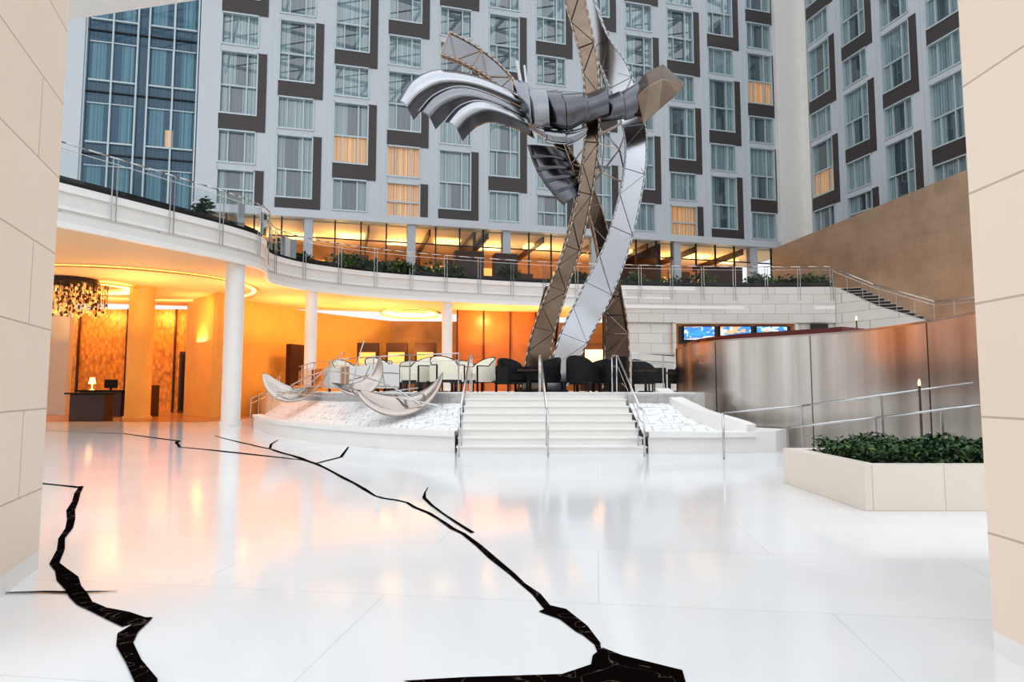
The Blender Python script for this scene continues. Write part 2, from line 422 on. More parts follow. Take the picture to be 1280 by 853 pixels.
# blue curtain wall
bw = MB('window_blue_curtain_wall')
t0, t1 = -9.2, -3.6
bw.fbox(FA, t0, t1, -.5, -.15, 6.9, ZT, GA[3])
z = 7.6; kk = 0
cols = [(-9.0,-6.75),(-6.1,-3.8)]
while z < ZT:
    for ci, (a, e) in enumerate(cols):
        bw.fbox(FA, a+.1, e-.1, -.15, -.1, z, z+2.1, GA[4])
        bw.fbox(FA, a+.8, e-.7, -.1, -.09, z, z+2.1, GA[3])
        if kk == 2 and ci == 1: bw.fbox(FA, a+.9, a+1.3, -.09, -.08, z, z+1.0, GA[2])
        bw.fbox(FA, a, e, -.15, -.02, z-.05, z+.03, 'frame'); bw.fbox(FA, a, e, -.15, -.02, z+2.1, z+2.15, 'frame')
        bw.fbox(FA, (a+e)/2-.02, (a+e)/2+.02, -.15, -.02, z, z+2.1, 'frame')
    bw.fbox(FA, t0, t1, -.15, -.05, z-.66, z-.60, 'lframe')
    z += 3.41; kk += 1
for t in (-9.15,-7.9,-6.7,-6.15,-4.9,-3.7): bw.fbox(FA, t-.04, t+.04, -.15, .02, 6.9, ZT, 'frame')
bw.build()

# glass roof steel grid
b = MB('ceiling_roof_truss')
for i in range(-8, 9): b.box((i*3.4, 26, 34.0), (.16,46,.3), 'frame')
for j in range(0, 15): b.box((0, 4+j*3.2, 34.3), (58,.16,.3), 'frame')
for i in range(-8, 8):
    for j in range(0, 14):
        b.tube((i*3.4, 4+j*3.2, 34.1), (i*3.4+3.4, 7.2+j*3.2, 34.1), .07, 'lframe', 4)
b.build()
b = MB('ceiling_left_soffit'); b.prism([(-22,22.0),(-9.2,19.1),(-9.2,15.5),(-22,15.5)], 13.5, 14.0, 'white'); b.build()

# ------------------------------------------------------------ balcony
E0 = [(-14.6,14),(-12.9,17),(-11.2,20),(-9.9,22.4),(-9.5,24.0),(-10.0,25.6),(-10.2,27.0),(-9.3,28.9),(-6.9,30.9),(-3.5,32.5),(1.3,34.1),(7,35.1),(12.5,35.6),(18.0,35.5)]
E = [tuple(p) for p in cr(E0, 6)]
ZB0, ZB1 = 5.8, 7.0
b = MB('balcony_slab')
poly = E+[(19.5,36),(20.2,43.8)]+[FA.p(t,-.2,0)[:2] for t in (34,20,5,-5,-14)]+[(-28,28),(-28,14)]
b.prism(poly, ZB0, ZB1, 'white', 'step', 'ceil')
b.wallpath(offset(E, -.07), .07, ZB1-.2, ZB1+.02, 'step')
b.wallpath(offset(E, -.12), .12, ZB0-.04, ZB0+.14, 'step')
b.wallpath(offset(E, -.012), .012, ZB0+.42, ZB0+.46, 'stone')
b.wallpath(offset(E, -.05), .05, ZB0+.5, ZB0+.6, 'step')
b.build()
b = MB('balcony_planting_trough'); b.wallpath(offset(E, .12), .35, ZB1, ZB1+.28, 'lframe'); b.build()

def railing(name, path3, h, spacing=1.6, glass=True, down=.5, r=.03, double=True):
    b = MB(name); L = 0; nxt = 0
    top = [(p[0],p[1],p[2]+h) for p in path3]
    b.pipe(top, r, 'chrome', 8)
    b.pipe([(p[0],p[1],p[2]+h-.18) for p in path3], .012, 'chrome')
    for i in range(len(path3)-1):
        a = Vector(path3[i]); c = Vector(path3[i+1]); d = (c-a).length
        while nxt <= L+d:
            q = a.lerp(c, (nxt-L)/d) if d > 0 else a
            t = (c-a).normalized()
            for s in ((-.07,.07) if double else (0,)):
                qq = q+t*s
                b.tube((qq.x,qq.y,qq.z-down), (qq.x,qq.y,qq.z+h), .018, 'chrome')
            nxt += spacing
        L += d
        if glass:
            b.add([(a.x,a.y,a.z+.1),(c.x,c.y,c.z+.1),(c.x,c.y,c.z+h-.22),(a.x,a.y,a.z+h-.22)], [(0,1,2,3)], 'glass')
    return b.build()
railing('balcony_railing', [(p[0],p[1],ZB1) for p in offset(E, -.14)], 1.15, 1.8, down=.75, r=.026)

def leaf(b, x, y, z, s, k):
    R = Matrix.Rotation(random.uniform(0,6.28), 3, 'Z')@Matrix.Rotation(random.uniform(-.9,.9), 3, 'X')@Matrix.Rotation(random.uniform(-.5,.5), 3, 'Y')
    s *= random.uniform(.6,1.3)
    pts = [(0,0,0),(.28*s,.4*s,.05*s),(0,s,-.12*s),(-.28*s,.4*s,.05*s)]
    b.add([Vector((x,y,z))+R@Vector(p) for p in pts], [(0,1,2,3)], k)
def leaves(b, cx, cy, cz, rx, ry, rz, n, s, k='leaf'):
    for i in range(n):
        a = random.uniform(0, 2*math.pi); rr = math.sqrt(random.random())
        leaf(b, cx+rx*rr*math.cos(a), cy+ry*rr*math.sin(a), cz+random.random()*rz*(1-.5*rr), s, k)
b = MB('balcony_shrubs')
tr = offset(E, .3)
for i, p in enumerate(tr):
    if p[1] < 27.5 and p[0] < -9: continue
    if random.random() < .55:
        for q in range(2):
            leaves(b, p[0]+random.uniform(-.5,.5), p[1]+.1, ZB1+.2, .6, .22, random.uniform(.4,.9), 90, .28, random.choice(['leaf','leaf2']))
b.build(recalc=False)
e = MB('potted_plant'); e.cyl(-11.3,23.0,[(.16,7.0),(.24,7.55),(.22,7.55)], 'lframe', 16)
leaves(e, -11.3, 23.0, 7.5, .3, .3, .9, 140, .3); e.build(recalc=False)

# ------------------------------------------------------------ restaurant behind balcony
b = MB('restaurant_glazing')
t = -3.4; i = 0
while t < 33.3:
    if i % 4 == 0: b.fbox(FA, t-.24, t+.24, -.4, .15, 7.0, 11.0, 'wall')
    else: b.fbox(FA, t-.04, t+.04, -.1, .02, 7.0, 11.0, 'lframe')
    t += 1.45; i += 1
for z in (8.0, 9.9): b.fbox(FA, -3.4, 33.3, -.08, .0, z, z+.07, 'lframe')
b.fbox(FA, -3.4, 33.3, -.05, -.04, 9.95, 11.0, 'glass')
b.build()
b = MB('wall_restaurant')
b.fbox(FA, -3.6, 35, -7.2, -7.0, 7.0, 11.2, 'sparkle')
b.fbox(FA, -3.6, 35, -7.0, -.45, 10.95, 11.1, 'ceil')
for t in (-3.6, 12, 24.5): b.fbox(FA, t, t+.2, -7, -.5, 7, 10.95, 'wood')
for k in range(10): b.fbox(FA, -1.5+3.6*k, .1-1.5+3.6*k, -7, -.5, 10.55, 10.95, 'wood')
b.build()
b = MB('restaurant_partition')
for t in (-1.5, 4.2, 7.5, 10.8, 15.2, 18.8, 22.4, 27.2, 30.5):
    b.fbox(FA, t, t+1.7, -4.2, -4.0, 7.0, 7.0+random.choice([2.2,2.9,3.4]), 'wood')
    b.fbox(FA, t-.9, t+.1, -2.2, -1.4, 7.0, 8.1, 'wood')
b.build()
b = MB('restaurant_ceiling_light')
for k in range(12):
    t = -2+3.0*k
    b.fbox(FA, t, t+1.6, -3.4-(k%2), -2.4-(k%2), 10.75, 10.9, 'cove')
    b.fbox(FA, t+.3, t+2.1, -6.95, -6.9, 8.9, 10.0 if k%3 else 9.4, 'panelglow')
    b.fbox(FA, t-.6, t+.2, -6.95, -6.9, 7.6, 8.8, 'panelglow')
b.build()
b = MB('restaurant_bar_block')
b.box((-2.4,34.6,7.9), (1.6,.8,1.8), 'wood', rz=.25); b.box((-.4,35.3,7.9), (1.3,.8,1.8), 'wood', rz=.25); b.box((12.6,38.2,7.8), (2.4,.9,1.6), 'wood', rz=.25)
b.build(bevel=.03)

# ------------------------------------------------------------ round columns
def column(x, y, r, z0, z1, k='white'):
    b = MB('round_column'); b.cyl(x, y, [(r*1.12,z0),(r*1.12,z0+.12),(r,z0+.14),(r,z1)], k, 40); b.build()
column(-10.05,23.0,.33,0,5.8,'step'); column(-9.25,29.3,.27,1.2,5.8,'step'); column(-3.35,32.9,.27,1.2,5.8,'step')
column(-16.3,28,.5,0.012,5.8,'amber'); column(1.9,36,.3,1.2,5.8)

# ------------------------------------------------------------ lobby walls
b = MB('wall_lobby_gold'); b.box((-22.5,36,2.9), (11,.3,5.8), 'gold')
for x in (-27,-24.3,-21.6,-18.9): b.box((x,35.8,2.9), (.08,.14,5.8), 'wood')
b.build()
b = MB('wall_lobby_amber')
b.wallpath([(-17.2,35.6),(-16.6,32.5),(-13.7,29.6)], .2, 0, 5.8, 'amber')
b.wallpath([tuple(p) for p in cr([(-13.7,29.6),(-13.2,33),(-11.6,37),(-8,42)], 5)], .2, 0, 5.8, 'amber')
b.wallpath([(-8,42),(4,43),(24,43)], .2, 0, 5.8, 'sparkle')
b.build()
b = MB('door_1'); b.box((-17.9,35.7,1.7), (1.2,.25,3.4), 'wood'); b.box((-17.9,35.55,1.7), (.9,.06,3.1), 'black'); b.build()
b = MB('wall_lobby_panel')
b.wallpath([(-3.1,36.2),(-1,36.7),(1.4,37.2)], .2, 1.2, 5.8, 'orange')
for x, y in ((-3.1,36.1),(-1.6,36.45),(-.1,36.8),(1.4,37.1)): b.box((x,y,3.5), (.07,.1,4.6), 'wood')
b.build()
b = MB('lobby_shelving')
for x in (-9.0,-7.2,-5.4): 
    b.box((x,40.0,2.7), (1.3,.4,3.0), 'wood'); b.box((x,39.75,3.2), (1.0,.1,.8), 'panelglow'); b.box((x,39.75,2.0), (1.0,.1,.5), 'cream')
b.box((5.4,40.5,2.7),(2.2,.4,3.0),'wood'); b.box((5.2,40.2,3.3),(1.2,.1,1.0),'lamp')
b.box((-11.6,34.5,2.6),(.3,1.4,2.2),'wood',rz=-.35)
b.build()
def ring(name, cx, cy, rx, ry, z, w):
    b = MB(name); n = 64; A = []; B = []; Cc = []
    for i in range(n+1):
        a = 2*math.pi*i/n
        A.append((cx+rx*math.cos(a), cy+ry*math.sin(a), z)); B.append((cx+(rx-w)*math.cos(a), cy+(ry-w)*math.sin(a), z))
        Cc.append((cx+(rx+.15)*math.cos(a), cy+(ry+.15)*math.sin(a), z-.08))
    b.loft([A, B], 'cove'); b.loft([Cc, A], 'ceil'); b.build()
ring('cove_light_ring', -16.8, 27.5, 5.4, 4.6, 5.76, .16)
ring('cove_light_ring', -18.6, 27.8, 2.2, 2.0, 5.72, .8)
ring('cove_light_ring', -6.0, 37.5, 1.6, 2.2, 5.76, .5)
b = MB('crystal_chandelier')
b.cyl(-18.0,26,[(.9,5.6),(.9,5.78)],'lframe',24)
M['crystal'] = pm('amber_crystal', (.9,.5,.2), .15, emit=(1,.5,.15), es=.6)
for i in range(420):
    a = random.uniform(0,6.28); r = 1.3*math.sqrt(random.random()); z = random.uniform(4.3,5.5)
    x = -18+r*math.cos(a); y = 26+r*math.sin(a)
    b.tube((x,y,z),(x,y,5.6),.006,'lframe',3); b.box((x,y,z),(.06,.06,.10),random.choice(['crystal','crystal','xbronze']),rz=a)
b.build()
rd = empty('reception_desk')
b = MB('desk_body'); b.box((-19.3,30.5,.6),(2.0,.8,1.2),'wood'); b.box((-19.3,30.4,1.22),(2.2,1.0,.08),'black'); b.box((-17.6,30.9,.75),(.9,.7,1.5),'wood'); b.build(rd, .02)
b = MB('desk_monitor'); b.box((-19.0,30.4,1.55),(.6,.06,.4),'black'); b.box((-19.0,30.4,1.3),(.08,.08,.16),'black'); b.build(rd)
b = MB('table_lamp'); b.cyl(-19.9,30.4,[(.12,1.26),(.03,1.3),(.03,1.55),(.16,1.55),(.1,1.85)],'lamp',16); b.build()
b = MB('concierge_desk'); b.box((-17.0,26.0,.55),(1.4,.6,1.1),'wood'); b.box((-17.0,25.9,1.12),(1.6,.8,.06),'black'); b.build(bevel=.02)

# ------------------------------------------------------------ raised platform
Iin = [(-1.15,15.15),(-2.8,16.0),(-4.6,17.6),(-6.6,20.4),(-8.4,24.5)]
Ic = [tuple(p) for p in cr(Iin, 6)]
bar0 = [(4.68,18.2),(4.62,16.6),(5.1,15.2),(6.0,14.25),(6.8,13.2),(7.2,11.6),(7.1,9.4),(6.9,7.6)]
bar = [tuple(p) for p in cr(bar0, 8)]
b = MB('platform')
pp = [(-1.15,15.15),(2.65,15.15),(3.9,15.3),(4.9,16.0)]+[(p[0]+.12,p[1]+.1) for p in bar if p[1] < 15.6]+[(20,7.6),(20,43.2),(-8.2,42.2),(-11.4,37),(-13,33),(-11,29)]+Ic[::-1][:-1]
b.prism(pp, 0, 1.2, 'step'); b.build()
b = MB('front_steps')
for i in range(8):
    y = 12.67+i*.355
    b.box((.775,(y+15.15)/2,.15*i+.06),(3.7,15.15-y,.12),'step')
    b.box((.775,(y-.03+15.15)/2,.15*i+.136),(3.74,15.15-y+.03,.028),'step')
b.build()
def basin(name, outer, inner, zr, ztop, n=30):
    O = resample(cr(outer, 6), n); I = resample(cr(inner, 6), n)
    def mix(f, z): return [(*(O[i].lerp(I[i], f)), z) for i in range(n)]
    def fixed(d, z): 
        out = []
        for i in range(n):
            v = (I[i]-O[i]); L = v.length; out.append((*(O[i]+v*(d/L)), z))
        return out
    b = MB(name)
    b.loft([fixed(0,0), fixed(0,zr-.10)], 'step')
    b.loft([fixed(-.0,zr-.10), fixed(-.08,zr-.10), fixed(-.08,zr), fixed(.42,zr), fixed(.42,zr-.12)], 'step', smooth=False)
    b.loft([fixed(.42,zr-.1), mix(.55,(zr+ztop)*.40), mix(.9,ztop-.22), mix(.9,ztop), mix(.985,ztop)], 'pebble', smooth=False)
    b.loft([mix(.9,ztop-.22), mix(.9,ztop+.03), mix(.99,ztop+.03)], 'step', smooth=False)
    return b.build()
Lout = [(-1.15,13.0),(-2.45,13.7),(-3.93,14.9),(-6.4,17.7),(-8.9,22.2)]
basin('fountain_basin', Lout, Iin, .42, 1.17)
basin('fountain_basin', [(2.70,12.8),(3.8,12.75),(4.9,12.95)], [(2.70,15.13),(3.5,15.18),(4.3,15.45)], .42, 1.17, 12)
b = MB('basin_curb')
cp = cr([(3.55,15.9),(3.65,15.0),(4.0,14.0),(4.75,13.05)], 6); zt = [1.3-.75*(i/(len(cp)-1))**1.2 for i in range(len(cp))]
b.wallpath([tuple(p) for p in cp], .35, 0, 1, 'step', zt)
b.prism([(4.9,12.95),(5.35,13.1),(5.9,13.9),(5.1,15.0),(4.3,15.3),(4.4,13.8)], 0, .42, 'step')
b.build()

# ------------------------------------------------------------ bar wall
b = MB('curved_bar_wall')
b.wallpath(bar, .10, 0, 2.42, 'barmetal')
b.wallpath(offset(bar,-.01), .14, 2.42, 2.46, 'warmsilver')
for i in range(0, len(bar), 14):
    x, y = offset(bar, -.006)[i]
    b.tube((x,y,.0),(x,y,2.42),.008,'xbronze',4)
b.build()
M['burg'] = pm('burgundy_counter', (.13,.012,.01), .25)
b = MB('bar_counter')
bb = [p for p in bar if p[1] > 13.2]
b.wallpath([(p[0]+.45,p[1]+.45) for p in bb], .8, 1.2, 2.5, 'wood'); b.wallpath([(p[0]+.4,p[1]+.4) for p in bb], .9, 2.5, 2.62, 'burg')
b.build()

# ------------------------------------------------------------ stone wall right + screens + stair
b = MB('wall_stone')
sw = [tuple(p) for p in cr([(6.3,35.15),(9,35.45),(12.5,35.65),(18.0,35.55)], 4)]
b.wallpath(sw, .5, 1.2, 5.8, 'stone')
b.wallpath([(18.0,35.5),(19.0,33.4),(20.4,30.6),(21.0,28.9),(21.6,27)], .4, 1.2, 7, 'stone', [7.0,5.7,4.4,4.2,4.2])
b.wallpath(offset(sw,-.16), .1, 5.0, 7.0, 'stone')
b.build()
b = MB('tv_niche')
for c, d in (((12.3,35.2,4.98),(6.8,.35,.14)),((8.95,35.2,4.1),(.14,.35,1.7)),((15.65,35.2,4.1),(.14,.35,1.7))): b.box(c,d,'stone')
b.box((12.3,35.28,4.1),(6.6,.05,1.7),'orange'); b.box((12.3,35.2,4.28),(6.2,.05,.98),'lframe')
b.box((17.0,35.25,4.3),(.9,.2,1.2),'lframe'); b.build()
for x in (10.3,12.3,14.3):
    s = MB('television'); s.box((x,35.12,4.38),(1.78,.08,.84),'black'); s.box((x,35.06,4.38),(1.66,.03,.72),'screen'); s.build()
b = MB('side_staircase')
for i in range(14):
    f = i/13; x = 18.35+2.2*f; y = 35.4-4.9*f; z = 6.95-2.6*f
    b.box((x+.6,y+.3,z-.15),(1.5,.42,.3),'lframe',rz=-.42)
    b.box((x+.6,y+.3,z+.0),(1.5,.40,.04),'step',rz=-.42)
b.build()
railing('stair_railing', [(17.9,35.4,7.1),(19.0,33.3,5.8),(20.3,30.5,4.5),(21.4,27.3,4.4)], 1.0, 1.0, glass=False, down=.1, double=False)
railing('stair_railing', [(19.9,36.0,7.0),(20.9,33.8,5.8),(21.9,31.2,4.6)], 1.0, 1.0, glass=False, down=.1, double=False)
b = MB('wall_copper')
b.hexa([(17.3,42,1.2),(21.5,28.6,1.2),(21.8,28.7,1.2),(17.6,42.1,1.2),(17.3,42,10.6),(21.5,28.6,11.6),(21.8,28.7,11.6),(17.6,42.1,10.6)], 'copper')
b.hexa([(21.5,28.6,1.2),(23.5,22.6,1.2),(23.8,22.7,1.2),(21.8,28.7,1.2),(21.5,28.6,11.6),(23.5,22.6,12.1),(23.8,22.7,12.1),(21.8,28.7,11.6)], 'copper')
b.build()

# ------------------------------------------------------------ hand rails
for x in (-1.0,.68,2.5):
    b = MB('stair_handrail')
    pts = [(x,12.2,.86),(x,12.55,.9),(x,15.1,2.05),(x,15.6,2.1),(x,16.0,2.1)]
    b.pipe(pts, .02, 'chrome', 8); b.tube((x,12.2,.86),(x,12.2,.0),.018,'chrome',8); b.tube((x,16.0,2.1),(x,16.0,1.2),.018,'chrome',8)
    b.tube((x,12.8,0.15),(x,12.8,.98),.016,'chrome',8); b.tube((x,15.3,1.2),(x,15.3,2.07),.016,'chrome',8)
    b.pipe([(x,12.2,.62),(x,12.55,.66),(x,15.1,1.8),(x,16.0,1.85)], .009, 'chrome', 6)
    b.build()
def rail2(pts, posts):
    b = MB('ramp_handrail'); b.pipe(pts, .018, 'chrome', 8)
    for (x,y,z) in posts: b.box((x,y,z/2),(.04,.015,z),'chrome')
    b.build()
rail2([(3.85,11.75,.0),(3.85,11.75,.84),(5.0,11.1,.98),(6.9,9.6,1.36)], [(3.85,11.75,.84),(5.0,11.1,.98),(5.95,10.35,1.17)])
rail2([(4.65,10.9,.62),(5.7,10.1,.82),(6.7,9.0,1.06)], [(4.65,10.9,.62),(5.7,10.1,.82),(6.3,9.44,.96)])
railing('platform_railing', [(-1.3,15.6,1.2),(-2.9,16.5,1.2),(-4.6,18.1,1.2),(-6.6,21.1,1.2),(-8.2,24.6,1.2)], .95, 1.5, glass=True, down=0, r=.016, double=False)
railing('platform_railing', [(2.9,15.6,1.2),(4.2,16.6,1.2)], .95, 1.2, glass=True, down=0, r=.016, double=False)
railing('lobby_ramp_railing', [(-9.3,22.9,0),(-9.6,25.5,.3),(-10.2,28.5,1.2)], .95, 1.0, glass=False, down=0, r=.016, double=False)

# ------------------------------------------------------------ planter
b = MB('stone_planter')
M['planter'] = brickmat('planter_limestone', (.82,.74,.655), (.79,.71,.625), (.58,.51,.44), .75, 2.0, .005, .4, axis='V', offset=0)
x0, x1, y0, y1, h = 3.67, 6.6, 6.75, 8.75, .47
b.box(((x0+x1)/2,y0+.1,h/2),(x1-x0,.2,h),'planter'); b.box(((x0+x1)/2,y1-.1,h/2),(x1-x0,.2,h),'planter')
b.box((x0+.1,(y0+y1)/2,h/2),(.2,y1-y0-.4,h),'planter'); b.box((x1-.1,(y0+y1)/2,h/2),(.2,y1-y0-.4,h),'planter')
b.box(((x0+x1)/2,(y0+y1)/2,.19),(x1-x0-.4,y1-y0-.4,.38),'soil')
b.build()
b = MB('planter_shrubs')
for i in range(6500):
    x = random.uniform(x0+.25,x1-.25); y = random.uniform(y0+.22,y1-.25)
    hh = .27+.07*math.sin(x*7)*math.cos(y*6)
    leaf(b, x, y, .37+hh*random.random()**.6, .075, 'leaf' if random.random() < .82 else 'leaf2')
b.build(recalc=False)

for (x,y,z0,z1) in ((6.35,10.0,0,1.32),(7.9,14.6,1.2,2.85)):
    b = MB('slender_lamp_post'); b.cyl(x,y,[(.07,z0),(.02,z0+.05),(.015,z1)],'xbronze',12); b.cyl(x,y,[(.014,z1),(.022,z1+.03),(.008,z1+.1)],'lamp',10); b.build()

# ------------------------------------------------------------ armchairs and tables
def armchair_mesh(name, seat, frame):
    b = MB(name)
    b.box((0,-.02,.37),(.56,.58,.17),seat)
    n = 14; O0=[];O1=[];I0=[];I1=[]
    pts = [(-.36,-.34)]+[(-.36*math.cos(math.pi*i/n), .02+.33*math.sin(math.pi*i/n)) for i in range(n+1)]+[(.36,-.34)]
    m = len(pts)
    for i,(x,y) in enumerate(pts):
        f = max(0, math.sin(math.pi*(i-1)/n)) if 0 < i < m-1 else 0
        zt = .62+.24*f**.7
        ix, iy = x*.80, (y-.02)*.80+.02 if 0 < i < m-1 else y
        O0.append((x,y,.24)); O1.append((x,y+.05*f,zt)); I1.append((ix,iy+.05*f,zt)); I0.append((ix,iy,.24))
    b.loft([O0,O1,I1,I0,O0], seat)
    b.add([O0[0],O1[0],I1[0],I0[0]],[(0,1,2,3)],seat); b.add([O0[-1],O1[-1],I1[-1],I0[-1]],[(0,1,2,3)],seat)
    b.pipe([(p[0]*.95,p[1]-.01,p[2]+.012) for p in O1], .014, frame, 6)
    b.box((0,0,.245),(.70,.62,.035),frame)
    for sx in (-1,1):
        b.box((sx*.345,-.335,.31),(.035,.035,.62),frame)
        b.box((sx*.30,.27,.12),(.045,.045,.24),frame)
    return b
def place(name, kind, spots, s=1.12):
    first = None
    for (x,y,r) in spots:
        if first is None:
            o = kind.build(bevel=.012); first = o
        else:
            o = bpy.data.objects.new(name, first.data); scene.collection.objects.link(o)
            md = o.modifiers.new('bevel','BEVEL'); md.width=.012; md.segments=2; md.limit_method='ANGLE'
        o.location = (x,y,1.2); o.rotation_euler = (0,0,r); o.scale = (s,s,s)
place('cream_armchair', armchair_mesh('cream_armchair','cream','black'), [(-5.35,20.6,.9),(-4.45,21.4,-.6),(-4.0,19.3,.7),(-2.75,19.0,-.7),(-3.3,21.2,.3),(-.95,19.2,-.9),(-1.6,21.2,.2),(-1.9,18.2,.5)], 1.2)
place('black_armchair', armchair_mesh('black_armchair','black','black'), [(-.0,18.3,.6),(.95,18.0,-.9),(1.9,17.6,2.6),(2.8,18.0,-2.4),(2.5,19.0,-.8),(4.0,19.0,.7),(4.4,21.6,-.2),(-.2,22.2,.1),(5.5,20.3,-.8),(2.1,22.8,.3)])
def table():
    b = MB('side_table'); b.cyl(0,0,[(.3,.56),(.3,.6)],'wood',24); b.cyl(0,0,[(.03,.03),(.03,.56)],'black',12); b.cyl(0,0,[(.2,0),(.2,.03)],'black',24); return b
place('side_table', table(), [(-4.9,19.6,0),(-3.3,20.1,0),(-1.75,19.8,0),(.45,17.0,0),(3.6,17.3,0),(4.9,19.9,0),(-2.4,22.1,0)], 1)

# ------------------------------------------------------------ central sculpture
sc = empty('ribbon_sculpture')
def ribbon(name, pts, ws, depth, kp, kt, twist, tr=.045, n=7, cells=2, dr=.6, kd=None):
    path = cr(pts, n); W = []; T = []
    for i in range(len(ws)-1):
        for j in range(n):
            f = j/n; W.append(ws[i]*(1-f)+ws[i+1]*f); T.append(twist[i]*(1-f)+twist[i+1]*f)
    W.append(ws[-1]); T.append(twist[-1])
    L=[];R=[];LB=[];RB=[]
    for i, p in enumerate(path):
        t = (path[min(len(path)-1,i+1)]-path[max(0,i-1)]).normalized()
        s = t.cross(Vector((0,1,0))).normalized(); f = t.cross(s).normalized()
        q = Matrix.Rotation(T[i],3,t); s = q@s; f = q@f
        if f.y < 0: f = -f
        L.append(p-s*W[i]/2); R.append(p+s*W[i]/2); LB.append(p-s*W[i]/2*.85+f*depth); RB.append(p+s*W[i]/2*.85+f*depth)
    b = MB(name)
    b.loft([[p+(LB[i]-p)*.06 for i,p in enumerate(L)],[p+(RB[i]-p)*.06 for i,p in enumerate(R)]], kp)
    b.loft([LB,RB], kp); b.loft([L,LB], kp); b.loft([R,RB], kp)
    for e in (L,R,LB,RB): b.pipe(e, tr, kt, 8)
    st = max(1, cells); kd = kd or kt
    for i in range(0,len(L)-st,st):
        a,c = (L[i],R[i+st]) if (i//st)%2 else (R[i],L[i+st])
        b.tube(a,c,tr*dr,kd)
        if i % (2*st) == 0: b.tube(L[i],R[i],tr*dr,kd)
    return b.build(sc, recalc=False)
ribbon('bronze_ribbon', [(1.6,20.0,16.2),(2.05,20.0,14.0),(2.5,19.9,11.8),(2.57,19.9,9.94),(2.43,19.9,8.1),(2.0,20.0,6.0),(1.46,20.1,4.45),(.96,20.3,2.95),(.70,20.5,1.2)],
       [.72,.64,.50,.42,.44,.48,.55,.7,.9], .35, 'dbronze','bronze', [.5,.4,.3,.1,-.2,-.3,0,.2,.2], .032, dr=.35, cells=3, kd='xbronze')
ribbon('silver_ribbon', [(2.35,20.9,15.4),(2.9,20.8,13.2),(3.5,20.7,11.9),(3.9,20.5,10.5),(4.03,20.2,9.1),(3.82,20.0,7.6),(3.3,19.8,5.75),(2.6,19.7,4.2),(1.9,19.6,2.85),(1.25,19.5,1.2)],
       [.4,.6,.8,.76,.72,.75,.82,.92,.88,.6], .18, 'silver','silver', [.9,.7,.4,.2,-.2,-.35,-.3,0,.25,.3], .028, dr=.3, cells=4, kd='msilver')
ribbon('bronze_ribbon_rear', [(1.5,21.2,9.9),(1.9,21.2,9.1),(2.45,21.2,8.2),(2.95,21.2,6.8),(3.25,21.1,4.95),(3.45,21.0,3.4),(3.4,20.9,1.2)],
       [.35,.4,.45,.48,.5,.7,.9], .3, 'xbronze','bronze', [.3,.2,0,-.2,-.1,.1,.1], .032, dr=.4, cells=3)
b = MB('trussed_feet')
for (cx, cy, tx, tz, w0) in ((.72,20.9,1.35,4.6,.55),(3.55,21.3,3.3,5.0,.45)):
    base = [(cx-w0,cy-.3,1.2),(cx+w0,cy-.3,1.2),(cx+w0,cy+.3,1.2),(cx-w0,cy+.3,1.2)]
    top = [(tx-.25,cy-.3,tz),(tx+.25,cy-.3,tz),(tx+.25,cy,tz),(tx-.25,cy,tz)]
    rings = [[Vector(base[i]).lerp(Vector(top[i]), f/6) for i in range(4)] for f in range(7)]
    for q in range(6):
        for i in range(4):
            b.tube(rings[q][i], rings[q+1][i], .035, 'xbronze'); b.tube(rings[q][i], rings[q+1][(i+1)%4], .018, 'xbronze'); b.tube(rings[q+1][i], rings[q+1][(i+1)%4], .018, 'xbronze')
b.build(sc)
def sheet(name, top, bot, k, bulge=.3, edge=None, slats=0, amp=.1, N=61):
    A = resample(cr(top, 8), N); B = resample(cr(bot, 8), N); m = 9; rows = []
    for j in range(m):
        f = j/(m-1); row = []
        for i in range(N):
            q = (i/(N-1)*slats) % 1.0 if slats else 0
            if slats and i == N-1: q = 1.0
            row.append(A[i].lerp(B[i], f)+Vector((0,-bulge*math.sin(math.pi*f)-(amp*q if slats else 0),0)))
        rows.append(row)
    b = MB(name); b.loft(rows, k); b.build(sc, solid=.03)
    g = MB(name+'_edge')
    g.pipe(rows[0], .016, edge or 'silver', 5); g.pipe(rows[-1], .016, edge or 'silver', 5)
    for r in range(1, slats):
        i = int((N-1)*r/slats); g.pipe([q[max(0,i-1)] for q in rows], .010, edge or 'msilver', 4)
    g.build(sc)
def blade(name, A, B, k, kd):
    sheet(name, A, B, k, .12)
    B2 = [(p[0]+.12, p[1]+.5, p[2]-.16) for p in B]
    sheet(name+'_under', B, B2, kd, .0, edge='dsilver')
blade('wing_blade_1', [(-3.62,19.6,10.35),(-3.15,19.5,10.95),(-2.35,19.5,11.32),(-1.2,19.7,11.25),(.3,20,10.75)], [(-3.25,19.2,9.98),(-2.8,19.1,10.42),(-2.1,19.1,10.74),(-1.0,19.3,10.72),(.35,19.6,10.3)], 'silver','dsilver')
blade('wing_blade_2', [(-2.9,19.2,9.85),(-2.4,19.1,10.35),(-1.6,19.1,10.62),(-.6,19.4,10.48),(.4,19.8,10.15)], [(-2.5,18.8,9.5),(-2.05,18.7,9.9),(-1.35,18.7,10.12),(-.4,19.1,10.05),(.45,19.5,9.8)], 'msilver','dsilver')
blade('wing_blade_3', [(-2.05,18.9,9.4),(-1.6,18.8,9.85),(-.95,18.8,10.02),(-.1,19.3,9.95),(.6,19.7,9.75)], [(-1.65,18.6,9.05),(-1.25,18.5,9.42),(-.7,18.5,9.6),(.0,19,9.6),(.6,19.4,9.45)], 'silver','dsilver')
sheet('hull_plate_1', [(.0,19.9,11.2),(.35,19.7,11.0),(.7,19.6,10.75),(1.1,19.6,10.7)], [(.35,19.4,9.9),(.6,19.2,9.4),(.85,19.1,9.3),(1.15,19.2,9.35)], 'msilver', .25, slats=2, amp=.15)
